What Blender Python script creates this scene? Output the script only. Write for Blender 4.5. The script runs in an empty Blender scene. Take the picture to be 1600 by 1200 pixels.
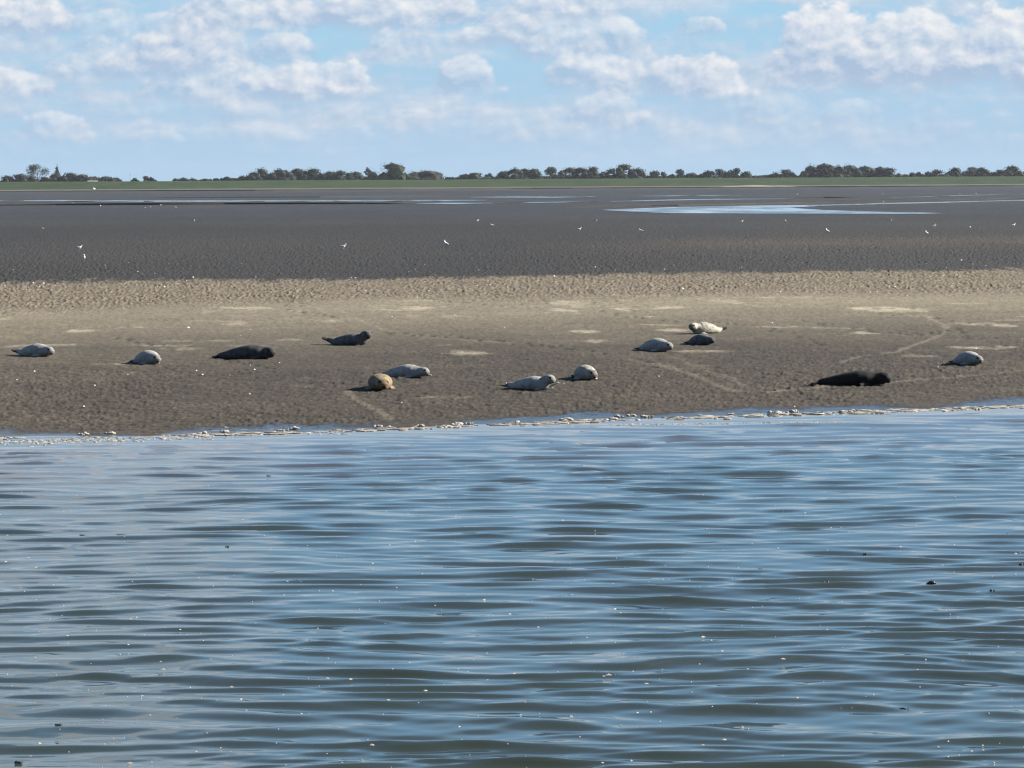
import bpy, bmesh, math, random
import numpy as np
from mathutils import Matrix, Vector

random.seed(7)
RNG = np.random.default_rng(11)
SC = bpy.context.scene
COL = SC.collection
R = math.radians

# ------------------------------------------------------------------ camera
FPX = 5353.0            # focal length in photograph pixels (1600 wide)
CAM_H = 4.6
PITCH = math.atan(316.0 / FPX)
ROLL = math.atan(9.4 / 1600.0)
Fv = Vector((0, math.cos(PITCH), -math.sin(PITCH)))
R0 = Vector((1, 0, 0))
U0 = R0.cross(Fv)
Rv = math.cos(ROLL) * R0 - math.sin(ROLL) * U0
Uv = math.sin(ROLL) * R0 + math.cos(ROLL) * U0
CAM = Vector((0, 0, CAM_H))
cd = bpy.data.cameras.new('camera')
cd.sensor_width = 36.0
cd.lens = 36.0 * FPX / 1600.0
cd.clip_start = 0.5
cd.clip_end = 30000
cam = bpy.data.objects.new('camera', cd)
COL.objects.link(cam)
M = Matrix.Identity(4)
for i in range(3):
    M[i][0], M[i][1], M[i][2], M[i][3] = Rv[i], Uv[i], -Fv[i], CAM[i]
cam.matrix_world = M
SC.camera = cam

# ------------------------------------------------------------------ light
SUN_EL, SUN_AZ = 28.0, 9.0        # azimuth: degrees beyond the +x axis (sun to the right, a little behind the bank)
sun_dir = Vector((math.cos(R(SUN_EL)) * math.cos(R(SUN_AZ)), math.cos(R(SUN_EL)) * math.sin(R(SUN_AZ)), math.sin(R(SUN_EL))))
sl = bpy.data.lights.new('sun', 'SUN')
sl.energy = 5.0
sl.angle = R(0.53)
sl.color = (1.0, 0.94, 0.83)
so = bpy.data.objects.new('sun', sl)
so.rotation_euler = (-sun_dir).to_track_quat('-Z', 'Y').to_euler()
COL.objects.link(so)

SC.view_settings.view_transform = 'Standard'
SC.view_settings.look = 'None'
EXPO = 1.45
SC.view_settings.exposure = EXPO
SC.view_settings.gamma = 1.0
SC.view_settings.use_curve_mapping = False
SC.cycles.use_denoising = True
SC.cycles.filter_width = 1.25
SC.cycles.sample_clamp_direct = 3.0
SC.cycles.sample_clamp_indirect = 1.5
SC.cycles.max_bounces = 6
SC.cycles.volume_bounces = 1
SC.cycles.caustics_reflective = False
SC.cycles.caustics_refractive = False

# ------------------------------------------------------------------ node helper: arithmetic on sockets
class S:
    def __init__(self, nt, sock): self.nt, self.s = nt, sock
    def _m(self, op, *others, clamp=False):
        n = self.nt.nodes.new('ShaderNodeMath'); n.operation = op; n.use_clamp = clamp
        for i, o in enumerate((self,) + others):
            if isinstance(o, S): self.nt.links.new(o.s, n.inputs[i])
            else: n.inputs[i].default_value = float(o)
        return S(self.nt, n.outputs[0])
    def __add__(a, b): return a._m('ADD', b)
    __radd__ = __add__
    def __sub__(a, b): return a._m('SUBTRACT', b)
    def __rsub__(a, b): return (a * -1.0) + b
    def __mul__(a, b): return a._m('MULTIPLY', b)
    __rmul__ = __mul__
    def __truediv__(a, b): return a._m('DIVIDE', b)
    def max(a, b): return a._m('MAXIMUM', b)
    def min(a, b): return a._m('MINIMUM', b)
    def clamp(a): return a._m('ADD', 0.0, clamp=True)
    def step(a, lo, hi):
        n = a.nt.nodes.new('ShaderNodeMapRange'); n.interpolation_type = 'SMOOTHSTEP'
        a.nt.links.new(a.s, n.inputs[0])
        for i, v in ((1, lo), (2, hi)):
            if isinstance(v, S): a.nt.links.new(v.s, n.inputs[i])
            else: n.inputs[i].default_value = v
        return S(a.nt, n.outputs[0])
def combine(nt, x, y, z=0.0):
    n = nt.nodes.new('ShaderNodeCombineXYZ')
    for i, v in enumerate((x, y, z)):
        if isinstance(v, S): nt.links.new(v.s, n.inputs[i])
        else: n.inputs[i].default_value = v
    return n.outputs[0]
def noise(nt, vec, scale, detail=4, rough=0.55, dist=0.0, lac=2.0):
    n = nt.nodes.new('ShaderNodeTexNoise')
    if vec is not None: nt.links.new(vec, n.inputs['Vector'])
    n.inputs['Scale'].default_value = scale; n.inputs['Detail'].default_value = detail
    n.inputs['Roughness'].default_value = rough; n.inputs['Distortion'].default_value = dist
    n.inputs['Lacunarity'].default_value = lac
    return S(nt, n.outputs[0])
def mixc(nt, fac, a, b):
    n = nt.nodes.new('ShaderNodeMix'); n.data_type = 'RGBA'
    for sock, v in ((n.inputs[0], fac), (n.inputs[6], a), (n.inputs[7], b)):
        if isinstance(v, S): nt.links.new(v.s, sock)
        elif isinstance(v, bpy.types.NodeSocket): nt.links.new(v, sock)
        elif isinstance(v, (int, float)): sock.default_value = v
        else: sock.default_value = tuple(v) + (1.0,) if len(v) == 3 else tuple(v)
    return n.outputs[2]

# ------------------------------------------------------------------ world: clear sky with distant fair-weather cumulus
SKYK = 0.05
w = bpy.data.worlds.new('World'); SC.world = w; w.use_nodes = True
nt = w.node_tree; nt.nodes.clear()
wo = nt.nodes.new('ShaderNodeOutputWorld'); bg = nt.nodes.new('ShaderNodeBackground')
bg.inputs[1].default_value = SKYK
nt.links.new(bg.outputs[0], wo.inputs[0])
sky = nt.nodes.new('ShaderNodeTexSky'); sky.sky_type = 'NISHITA'; sky.sun_disc = False
sky.sun_elevation = R(SUN_EL); sky.sun_rotation = R(90 - SUN_AZ)
sky.air_density = 0.7; sky.dust_density = 0.15; sky.ozone_density = 2.5; sky.altitude = 0
tc = nt.nodes.new('ShaderNodeTexCoord')
sx = nt.nodes.new('ShaderNodeSeparateXYZ'); nt.links.new(tc.outputs['Generated'], sx.inputs[0])
DX, DY, DZ = (S(nt, sx.outputs[i]) for i in range(3))
U = DX._m('ARCTAN2', DY) * 53.53            # azimuth, 1 unit about 1.07 degrees
V = DZ._m('ARCSINE') * 53.53                # elevation, same unit
def srgb(r, g, b):
    f = lambda c: ((c / 255 + 0.055) / 1.055) ** 2.4 if c > 10 else c / 255 / 12.92
    return (f(r), f(g), f(b))
def skyc(r, g, b):
    return tuple(c / SKYK / 2 ** EXPO for c in srgb(r, g, b))
lowblue = mixc(nt, V.step(0.0, 3.2), skyc(176, 205, 230), skyc(166, 209, 235))
midblue = mixc(nt, V.step(2.6, 8.0), lowblue, skyc(144, 196, 240))
base_sky = mixc(nt, V.step(10.0, 20.0), midblue, sky.outputs[0])
def vor(vec, scale):
    n = nt.nodes.new('ShaderNodeTexVoronoi'); n.feature = 'SMOOTH_F1'; n.voronoi_dimensions = '2D'; n.normalize = True
    nt.links.new(vec, n.inputs['Vector']); n.inputs['Scale'].default_value = scale; n.inputs['Detail'].default_value = 3
    n.inputs['Roughness'].default_value = .55; n.inputs['Smoothness'].default_value = .55
    return S(nt, n.outputs['Distance'])
def field(du, dv):
    a_ = combine(nt, U + du, (V + dv) * 1.4, 3.7)
    wv_ = noise(nt, a_, 1.0, 2, .5)
    q_ = combine(nt, (U + du) * .9 + wv_ * .3, (V + dv) * 1.2 + wv_ * .2, 0.0)
    return (noise(nt, a_, 1.3, 6, 0.55) - .5) * 2.0 + (.42 - vor(q_, 2.3)) * 1.1
n0 = field(0.0, 0.0)
nl = field(.08, .11)
relief = (n0 - nl) * 1.15
puff = n0 * .35 + .5
fine = noise(nt, combine(nt, U, V * 1.3, 9.1), 4.2, 5, 0.6, 0.0)
color = base_sky
LIT, SHD = skyc(243, 243, 244), skyc(172, 194, 220)
def over(color, alpha, shade):
    return mixc(nt, alpha, color, mixc(nt, shade, SHD, LIT))
# a broad thin veil of far cloud round the whole horizon, broken by noise
broad = noise(nt, combine(nt, U * 0.20, V * 1.5, 21.0), 1.0, 5, 0.55, 0.3)
veil = (broad + (puff - 0.5) * 0.6).step(0.37, 0.66) * V.step(0.15, 0.9) * (1.0 - V.step(4.5, 7.0)) * 0.78
color = over(color, veil, (0.30 + relief * 0.55 + (broad - 0.5) * 0.7).clamp())
# single cumulus of the view: (azimuth px, base px, half width px, height px, opacity) in photograph degrees, hazier towards the horizon
CUM = [(90, 212, 60, 42, .42), (250, 222, 50, 22, .2), (950, 202, 70, 55, .40), (1215, 197, 65, 55, .38), (1330, 192, 50, 36, .3), (640, 185, 45, 16, .3),
       (30, 147, 75, 42, .6), (370, 150, 150, 60, .6), (500, 148, 90, 62, .72), (735, 147, 60, 55, .7), (930, 138, 78, 60, .72), (1090, 152, 85, 70, .72),
       (200, 120, 130, 60, .62), (300, 106, 120, 75, .8), (450, 96, 70, 45, .6), (905, 88, 115, 72, .66), (625, 90, 50, 46, .6), (790, 70, 70, 46, .6), (1095, 57, 45, 26, .5),
       (1290, 134, 90, 118, .93), (1420, 134, 110, 112, .9), (1560, 134, 100, 118, .9), (1700, 140, 120, 100, .8), (-120, 120, 130, 90, .8),
       (45, 46, 85, 62, .85), (390, 46, 125, 66, .85), (200, 50, 120, 36, .5), (640, 41, 150, 62, .85), (880, 30, 90, 40, .5), (1000, -40, 130, 60, .6), (1500, -60, 150, 70, .7),
       (100, -300, 360, 330, .85), (-150, -750, 520, 420, .8), (1900, -500, 300, 300, .7)]
for (cx, by, hw, hh, op) in CUM:
    u0, b, ww, h = (cx - 800) / 100.0, (284 - by) / 100.0, hw / 94.0, hh / 96.0
    a = (U - u0) * (1.0 / ww)
    e = (V - b) * (1.0 / h)
    f = 1.0 - a * a - e.max(0.0) * e.max(0.0) + n0 * 0.75
    alpha = f.step(0.05, 0.36) * (e + n0 * 0.14).step(-0.22, 0.20) * op
    shade = (0.10 + relief * 1.05 + e * 0.78 + a * 0.20 + (fine - 0.5) * 0.3).clamp()
    color = over(color, alpha, shade)
# broken cumulus over the rest of the sky, on a flat layer
den = DZ.max(0.0) + 0.045
pl = combine(nt, DX / den, DY / den, 0.0)
hi = noise(nt, pl, 0.85, 7, 0.55, 0.2)
hi_l = noise(nt, combine(nt, DX / den + 0.12, DY / den, 0.0), 0.85, 7, 0.55, 0.2)
ha = hi.step(0.59, 0.72) * V.step(3.6, 6.5) * 0.6
color = over(color, ha, (0.45 + (hi - hi_l) * 3.0 - (hi - 0.55) * 1.2).clamp())
nt.links.new(color, bg.inputs[0])
w.cycles.sampling_method = 'MANUAL'
w.cycles.sample_map_resolution = 1024

# ------------------------------------------------------------------ numeric helpers
def _hash(ix, iy, seed):
    h = (ix.astype(np.int64) * 374761393 + iy.astype(np.int64) * 668265263 + seed * 1442695041) & 0xFFFFFFFF
    h = ((h ^ (h >> 13)) * 1274126177) & 0xFFFFFFFF
    h = h ^ (h >> 16)
    return (h & 0xFFFF) / 65535.0
def vn(x, y, seed=0):
    x = np.asarray(x, float); y = np.asarray(y, float)
    ix, iy = np.floor(x), np.floor(y)
    fx, fy = x - ix, y - iy
    fx = fx * fx * (3 - 2 * fx); fy = fy * fy * (3 - 2 * fy)
    a, b = _hash(ix, iy, seed), _hash(ix + 1, iy, seed)
    c, d = _hash(ix, iy + 1, seed), _hash(ix + 1, iy + 1, seed)
    return (a + (b - a) * fx) * (1 - fy) + (c + (d - c) * fx) * fy
def fb(x, y, seed=0, octv=4, gain=0.5):
    t, amp, s = 0, 1.0, 0
    for o in range(octv):
        t = t + amp * vn(x * 2 ** o + 17.3 * o, y * 2 ** o - 9.1 * o, seed + o); s += amp; amp *= gain
    return t / s
def sst(x, a, b):
    t = np.clip((x - a) / (b - a), 0, 1); return t * t * (3 - 2 * t)

def ray(px, py):
    return (Fv * FPX + Rv * (px - 800) + Uv * (600 - py))
def at_z(px, py, z=0.0):
    d = ray(px, py); t = (z - CAM_H) / d.z
    return CAM + d * t
# shoreline y(x) from the photograph
_sp = [at_z(px, py) for px, py in ((0, 685), (200, 682), (400, 677), (600, 669), (800, 662), (1000, 654), (1200, 646), (1400, 641), (1600, 633))]
SX = np.array([-40, -14] + [p.x for p in _sp] + [14, 40])
SY = np.array([59.0, 60.5] + [p.y for p in _sp] + [71.0, 73.5])
def shore(x):
    x = np.asarray(x, float)
    return np.interp(x, SX, SY) + (fb(x * 0.55, x * 0 + 3.3, 5, 4) - 0.5) * 0.9
def macro(x, y):
    s = y - shore(x)
    z = np.where(s < 0, 0.03 * s, 0.013 * np.minimum(s, 3.0) + 0.011 * np.clip(s - 3.0, 0, 40))
    z = np.maximum(z, -0.8)
    z = z * (1 - 1.0 * sst(y, 150, 420)) + (fb(x * 0.12, y * 0.05, 40, 3) - 0.5) * 0.10 * sst(s, 2, 14) * (1 - sst(y, 300, 430))
    return z
def ground_z(x, y): return float(macro(np.array([x]), np.array([y]))[0])
def at(px, py):
    z = 0.0
    for _ in range(8):
        p = at_z(px, py, z); z = ground_z(p.x, p.y)
    return Vector((p.x, p.y, z))
def px_per_m(p): return FPX / (p - CAM).dot(Fv)

# ------------------------------------------------------------------ mesh helpers
def grid_mesh(name, X, Y, Z):
    nr, nc = X.shape
    me = bpy.data.meshes.new(name)
    co = np.stack([X, Y, Z], -1).reshape(-1, 3).astype(np.float32)
    idx = np.arange(nr * nc).reshape(nr, nc)
    q = np.stack([idx[:-1, :-1], idx[:-1, 1:], idx[1:, 1:], idx[1:, :-1]], -1).reshape(-1, 4).astype(np.int32)
    me.vertices.add(len(co)); me.vertices.foreach_set('co', co.ravel())
    me.loops.add(q.size); me.loops.foreach_set('vertex_index', q.ravel())
    me.polygons.add(len(q))
    me.polygons.foreach_set('loop_start', np.arange(0, q.size, 4, dtype=np.int32))
    me.update(calc_edges=True)
    me.polygons.foreach_set('use_smooth', np.ones(len(q), bool))
    me.update()
    return me
def set_attr(me, name, arr, kind='FLOAT'):
    a = me.attributes.new(name, kind, 'POINT')
    if kind == 'FLOAT': a.data.foreach_set('value', np.asarray(arr, np.float32).ravel())
    else:
        arr = np.asarray(arr, np.float32).reshape(-1, 3)
        a.data.foreach_set('color', np.concatenate([arr, np.ones((len(arr), 1), np.float32)], 1).ravel())
def link(name, me, mats=None, parent=None, **props):
    o = bpy.data.objects.new(name, me); COL.objects.link(o)
    if mats is not None and not me.materials:
        for m in (mats if isinstance(mats, (list, tuple)) else [mats]): me.materials.append(m)
    if parent: o.parent = parent
    for k, v in props.items():
        if v is not None: o[k] = v
    return o
def pyd(name, vs, fs, smooth=False):
    me = bpy.data.meshes.new(name); me.from_pydata([tuple(v) for v in vs], [], fs); me.update()
    if smooth: me.polygons.foreach_set('use_smooth', [True] * len(me.polygons))
    return me
def mat(name, color=(.5, .5, .5), rough=0.8, spec=0.5, ior=None):
    m = bpy.data.materials.new(name); m.use_nodes = True
    b = m.node_tree.nodes['Principled BSDF']
    b.inputs['Base Color'].default_value = tuple(color) + (1,)
    b.inputs['Roughness'].default_value = rough
    b.inputs['Specular IOR Level'].default_value = spec
    if ior: b.inputs['IOR'].default_value = ior
    return m, m.node_tree, b
def vary(name, c1, c2, scale, rough=0.85, spec=0.3, coord='Object', detail=4, lo=0.35, hi=0.65, bump=0.0, bscale=20):
    m, t, b = mat(name, c1, rough, spec)
    tcn = t.nodes.new('ShaderNodeTexCoord')
    n = noise(t, tcn.outputs[coord], scale, detail)
    t.links.new(mixc(t, n.step(lo, hi), c1, c2), b.inputs['Base Color'])
    if bump:
        bn = t.nodes.new('ShaderNodeBump'); bn.inputs['Distance'].default_value = bump
        nb = noise(t, tcn.outputs[coord], bscale, 4)
        t.links.new(nb.s, bn.inputs['Height']); t.links.new(bn.outputs[0], b.inputs['Normal'])
    return m

# ------------------------------------------------------------------ ground: sandbank, mudflat, far flats (one sheet to the horizon)
ud = np.linspace(-0.168, 0.168, 1150)
us = np.array([0.172, 0.18, 0.19, 0.205, 0.225, 0.25, 0.29, 0.34, 0.42, 0.55, 0.75, 1.1, 1.8, 3.0, 6.0])
ucol = np.concatenate([-us[::-1], ud, us])
q1 = np.linspace(1 / 55.0, 1 / 430.0, 460)
q2 = np.linspace(1 / 430.0, 1 / 2600.0, 66)[1:]
drow = np.concatenate([1 / q1, 1 / q2, [2800, 3200]])
Ug, Dg = np.meshgrid(ucol, drow)
Xg, Yg = Ug * Dg, Dg
Sg = Yg - shore(Xg)
Zg = macro(Xg, Yg)
# pixel row each vertex has in the photograph is only a handle for zones measured there; zones are stored as distances
Ye = Yg - 0.30 * Xg                                   # zones run parallel to the oblique shore
z_mud = sst(Yg + (fb(Xg * .25, Yg * .08, 61, 3) - .5) * 8 + (fb(Xg * 2.2, Yg * .3, 63, 3) - .5) * 9 - 0.30 * Xg, 146.5, 153.5)     # dark wet mud beyond this line
z_grav = sst(Yg - 0.30 * Xg + (fb(Xg * .15, Yg * .05, 62, 3) - .5) * 14, 112, 126)       # coarse rippled sand from here on
z_near = 1 - sst(Sg, 9, 30)                           # damp, rough sand near the water
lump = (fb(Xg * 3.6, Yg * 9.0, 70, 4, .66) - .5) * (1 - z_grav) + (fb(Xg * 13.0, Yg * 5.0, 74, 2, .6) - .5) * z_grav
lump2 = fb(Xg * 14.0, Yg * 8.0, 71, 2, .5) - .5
ridg = np.abs(fb(Xg * 1.8, Yg * 4.4, 72, 3, .55) - .5) * 2
amp = 0.030 + 0.080 * z_near + 0.085 * z_grav
amp = amp * sst(Sg, -0.2, 2.5) * (1 - 0.85 * sst(Yg, 190, 420)) * (1 - sst(Yg, 420, 470))
patchy = 0.45 + 1.1 * fb(Xg * .6, Yg * .22, 73, 3)
# pale smoothed patches: (px, py, half width px, half height px, strength)
PALE = [(122, 518, 26, 3.2, 1), (5, 498, 14, 2.5, .8), (8, 542, 14, 2, .5), (375, 481, 45, 2.6, .8), (322, 487, 18, 2.6, .7), (367, 508, 26, 4, .8), (515, 502, 22, 4.2, .9),
        (640, 482, 62, 3.4, .9), (700, 494, 60, 2.6, .6), (600, 480, 30, 3, .6), (885, 472, 30, 3.5, .8), (882, 485, 24, 3.2, 1), (900, 478, 12, 6, .6), (967, 482, 26, 3.2, .9), (1038, 480, 30, 3.4, .9),
        (1390, 483, 62, 4.2, 1), (1440, 494, 22, 2, .6), (732, 551, 30, 5, .75), (912, 518, 26, 3, .8), (935, 533, 36, 2.2, .6), (1052, 517, 34, 3.2, .7), (1345, 520, 34, 2.4, .8), (1240, 511, 60, 1.6, .5),
        (1530, 506, 50, 2.2, .7), (1580, 509, 25, 2, .6), (175, 568, 36, 2.0, .75), (290, 545, 36, 2, .35), (1520, 544, 32, 2.4, .7), (690, 621, 40, 3, .4), (475, 603, 20, 2, .2), (1000, 462, 60, 1.6, .4), (1130, 470, 30, 2, .6)]
LINES = [([(1062, 464), (1120, 470), (1200, 480)], 2.2, .9), ([(545, 612), (556, 624), (580, 636), (606, 654)], 5, .36), ([(1315, 566), (1345, 556), (1400, 550), (1425, 540), (1460, 528), (1478, 518), (1478, 508), (1450, 497)], 3, .55),
         ([(1200, 613), (1260, 607), (1330, 600)], 3, .45), ([(985, 562), (1040, 572), (1090, 588), (1150, 612)], 7, .35), ([(1060, 560), (1110, 580), (1160, 600)], 6, .25), ([(550, 497), (600, 515), (680, 528), (800, 536)], 4, .3), ([(1388, 597), (1500, 588), (1600, 578)], 3, .35), ([(800, 600), (700, 590), (640, 600)], 3, .12)]
PRINTS = [[(415, 465), (440, 474), (462, 487), (490, 492)], [(448, 464), (475, 478), (500, 488), (520, 497)], [(812, 482), (818, 474), (830, 470)], [(840, 480), (848, 472), (856, 468)], [(925, 470), (935, 478), (950, 489), (975, 494), (1010, 498), (1060, 503)], [(955, 470), (985, 480), (1000, 490)],
          [(1235, 459), (1255, 463), (1290, 470)], [(1380, 490), (1420, 493), (1470, 497), (1510, 503), (1560, 512)], [(1430, 522), (1460, 518), (1500, 512), (1500, 530), (1560, 528)], [(172, 530), (195, 528), (215, 535), (250, 542)], [(340, 560), (400, 572), (440, 576)], [(600, 520), (680, 524), (760, 532), (860, 540), (950, 552)], [(1045, 548), (1090, 560), (1130, 590)], [(1250, 500), (1330, 512), (1400, 521), (1480, 522)], [(610, 625), (640, 618), (660, 612)], [(8, 486), (18, 494)], [(1070, 500), (1180, 508), (1300, 540)], [(660, 466), (740, 474), (800, 480)]]
pale = np.zeros_like(Xg); trail = np.zeros_like(Xg)
wob = fb(Xg * 1.3, Yg * .5, 81, 4) - .5
wob2 = fb(Xg * 3.5, Yg * 1.6, 82, 4) - .5
def window(y0, y1):
    a, b = np.searchsorted(drow, y0), np.searchsorted(drow, y1)
    return slice(max(a - 1, 0), b + 1)
for (px, py, hw, hh, st) in PALE:
    c = at(px, py); t = at(px, py - hh)
    rx, ry = hw / px_per_m(c), max(t.y - c.y, .6)
    sl_ = window(c.y - 3 * ry, c.y + 3 * ry)
    x, y = Xg[sl_], Yg[sl_]
    r2 = ((x - c.x) / rx) ** 2 + ((y - c.y + (x - c.x) * .1) / ry) ** 2
    pale[sl_] = np.maximum(pale[sl_], st * sst(1.0 - r2 + wob[sl_] * 2.6 + wob2[sl_] * 3.0, -.2, 1.5))
prs = random.Random(3)
for k in range(46):
    px, py = prs.uniform(-30, 1630), 464 + 95 * prs.random() ** 1.5
    c = at(px, py); hw, hh = prs.uniform(14, 60), prs.uniform(.7, 1.6)
    rx, ry = hw / px_per_m(c), max(at(px, py - hh).y - c.y, .5)
    sl_ = window(c.y - 3 * ry, c.y + 3 * ry)
    x, y = Xg[sl_], Yg[sl_]
    r2 = ((x - c.x) / rx) ** 2 + ((y - c.y + (x - c.x) * .12) / ry) ** 2
    pale[sl_] = np.maximum(pale[sl_], prs.uniform(.2, .55) * sst(1.0 - r2 + wob[sl_] * 2.2 + wob2[sl_] * 2.8, 0, 1.0))
def seg_dist(x, y, a, b, wy):
    dx, dy = b.x - a.x, (b.y - a.y) * wy
    t = np.clip(((x - a.x) * dx + (y - a.y) * wy * dy) / (dx * dx + dy * dy + 1e-9), 0, 1)
    return np.hypot(x - a.x - t * dx, (y - a.y) * wy - t * dy)
for pts, wpx, st in LINES:
    P = [at(*p) for p in pts]
    for a, b in zip(P[:-1], P[1:]):
        hw = wpx / px_per_m(a) * 2.2
        sl_ = window(min(a.y, b.y) - 3, max(a.y, b.y) + 3)
        d = seg_dist(Xg[sl_], Yg[sl_], a, b, .35)
        trail[sl_] = np.maximum(trail[sl_], st * sst(hw * (1.0 + wob[sl_] * 1.6) - d, 0, hw * .8))
dents = np.zeros_like(Xg)
for pts in PRINTS:
    P = [at(*p) for p in pts]
    for a, b in zip(P[:-1], P[1:]):
        L = max((b - a).length, .1); n = int(max(2, abs(b.x - a.x) / .22 + L / 3.0))
        for k in range(n):
            f = (k + random.random() * .6) / n
            c = a.lerp(b, f); cx, cy = c.x + random.uniform(-.18, .18), c.y + random.uniform(-.5, .5)
            rx, ry = random.uniform(.05, .11), random.uniform(.18, .42)
            iu = np.searchsorted(ucol, (cx - .4) / cy), np.searchsorted(ucol, (cx + .4) / cy)
            sl_ = (window(cy - 1.2, cy + 1.2), slice(iu[0], iu[1]))
            dents[sl_] = np.maximum(dents[sl_], np.exp(-((Xg[sl_] - cx) / rx) ** 2 - ((Yg[sl_] - cy) / ry) ** 2))
smooth = np.clip(1 - .75 * pale - .6 * trail, .15, 1)
Zg = Zg + amp * patchy * smooth * (lump * .8 + lump2 * .35 - ridg * .18) - dents * .035
me = grid_mesh('ground', Xg, Yg, Zg)
# colours of the ground itself: dry sand, damp sand, wet mud, far flats
c_dry = np.array([.350, .300, .215]); c_damp = np.array([.084, .070, .054]); c_grav = np.array([.235, .195, .140]); c_mud = np.array([.046, .0425, .038]); c_pale = np.array([.60, .53, .39])
def lerp3(a, b, t): return a + (b - a) * t[..., None]
drift = fb(Xg * .10, Yg * .04, 91, 4) - .5
streak = fb(Xg * .35, Yg * .5, 92, 4) - .5
dry = np.clip(sst(Ye, 76, 122) + drift * .55 + streak * .25, 0, 1)
colr = lerp3(np.broadcast_to(c_damp, Xg.shape + (3,)), np.broadcast_to(c_dry, Xg.shape + (3,)), dry)
colr = lerp3(colr, np.broadcast_to(c_grav, colr.shape), z_grav)
colr = lerp3(colr, np.broadcast_to(c_pale, colr.shape), np.clip(pale * .9 + trail * .42, 0, 1))
farv = fb(Xg / 260.0, Yg / 42.0, 95, 4) - .5
mud = np.broadcast_to(c_mud, colr.shape) * (1 + 1.1 * (farv * sst(Yg, 300, 700) + (fb(Xg * .05, Yg * .02, 96, 3) - .5) * .4))[..., None]
colr = lerp3(colr, mud, z_mud)
brown = np.exp(-((Yg - 0.30 * Xg - 225) / 22) ** 2) * sst(Xg, -2, 18) * .30 * (.5 + fb(Xg * .2, Yg * .1, 97, 3))
colr = lerp3(colr, np.broadcast_to(np.array([.17, .125, .085]), colr.shape), brown)
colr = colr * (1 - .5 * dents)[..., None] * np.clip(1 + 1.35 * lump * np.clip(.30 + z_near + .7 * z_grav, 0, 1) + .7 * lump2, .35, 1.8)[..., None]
wet = np.clip(1 - sst(Sg + (fb(Xg * .7, Yg * .35, 98, 3) - .5) * 5 - np.clip(Xg - 2, 0, 8) * .06, .1, 1.7), 0, 1)
wet_far = z_mud * (.12 + .30 * sst(Yg, 300, 520))
colr = colr * (1 - .35 * wet)[..., None]
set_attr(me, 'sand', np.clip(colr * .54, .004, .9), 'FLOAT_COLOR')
set_attr(me, 'wet', np.maximum(wet, wet_far))
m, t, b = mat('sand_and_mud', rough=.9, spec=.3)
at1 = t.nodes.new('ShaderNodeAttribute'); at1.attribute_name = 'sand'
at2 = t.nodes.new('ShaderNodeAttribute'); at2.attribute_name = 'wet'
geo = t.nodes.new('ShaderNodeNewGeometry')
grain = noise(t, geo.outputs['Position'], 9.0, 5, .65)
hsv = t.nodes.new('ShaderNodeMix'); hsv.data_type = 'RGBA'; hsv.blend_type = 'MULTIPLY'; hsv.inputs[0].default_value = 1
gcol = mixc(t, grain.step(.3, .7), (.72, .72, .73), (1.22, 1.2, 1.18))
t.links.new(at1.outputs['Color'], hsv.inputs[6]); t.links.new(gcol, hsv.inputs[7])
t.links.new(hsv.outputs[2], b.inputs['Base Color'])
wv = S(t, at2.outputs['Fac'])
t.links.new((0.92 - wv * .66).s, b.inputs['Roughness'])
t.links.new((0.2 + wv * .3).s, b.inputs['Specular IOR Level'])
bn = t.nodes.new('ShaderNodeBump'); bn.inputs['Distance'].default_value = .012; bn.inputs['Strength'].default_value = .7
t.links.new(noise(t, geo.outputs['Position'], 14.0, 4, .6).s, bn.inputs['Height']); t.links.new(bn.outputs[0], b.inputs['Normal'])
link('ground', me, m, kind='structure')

# ------------------------------------------------------------------ sea water: one swell-shaped sheet
wrng = np.random.default_rng(5)
NW = 120
lam = np.exp(wrng.uniform(np.log(.17), np.log(2.6), NW))
ang = np.where(wrng.random(NW) < .65, wrng.normal(4, 11, NW), wrng.normal(-14, 10, NW)) * np.clip(1.25 - .2 * lam, .6, 1.2) * math.pi / 180
kk = 2 * math.pi / lam
KX, KY = kk * np.sin(ang), kk * np.cos(ang)
slope = 0.0190 * np.exp(-((np.log(lam) - np.log(.55)) / .95) ** 2) * wrng.uniform(.6, 1.4, NW)
AMP = slope / kk
# one coherent train of long-crested wavelets on top of the mixed sea
lam2 = wrng.uniform(.55, 1.05, 18); ang2 = wrng.normal(6, 5, 18) * math.pi / 180; k2 = 2 * math.pi / lam2
lam = np.concatenate([lam, lam2]); KX = np.concatenate([KX, k2 * np.sin(ang2)]); KY = np.concatenate([KY, k2 * np.cos(ang2)])
AMP = np.concatenate([AMP * .92, .0125 / k2]); NW = len(lam)
PH = wrng.uniform(0, 2 * math.pi, NW)
def wave(x, y):
    x = np.asarray(x, float); y = np.asarray(y, float)
    wx = x + .5 * (vn(x * .35, y * .35, 201) - .5) * 2; wy = y + .35 * (vn(x * .3, y * .5, 202) - .5) * 2
    calm = .45 + .9 * fb(x * .16 + 2, y * .12, 203, 3) + .10 * np.clip(x / 5, -1, 1)
    z = np.zeros_like(x)
    for i in range(NW):
        s = np.sin(KX[i] * wx + KY[i] * wy + PH[i])
        if lam[i] < .55: z += AMP[i] * s * calm * calm
        else: z += AMP[i] * (s - .0) * (.55 + .45 * calm)
    z = z + 9.0 * np.clip(z, -.03, .05) ** 2          # peaked crests, flat troughs
    sd = shore(np.clip(x, -40, 40)) - y
    return z * (.20 + .80 * sst(sd, .2, 4.5)) * (1 - sst(np.abs(x), 30, 60))
uw = np.concatenate([-us[::-1] * 2, -us[::-1][-3:-1] * 1.0, np.linspace(-.168, .168, 520), us[1:3], us * 2])
uw = np.unique(uw)
qw = np.linspace(1 / 76.0, 1 / 19.5, 800)
dw = np.concatenate([1 / qw, [18, 16, 13, 10, 6, 0, -10, -30, -60]])
Uw, Dw = np.meshgrid(uw, dw)
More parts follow.
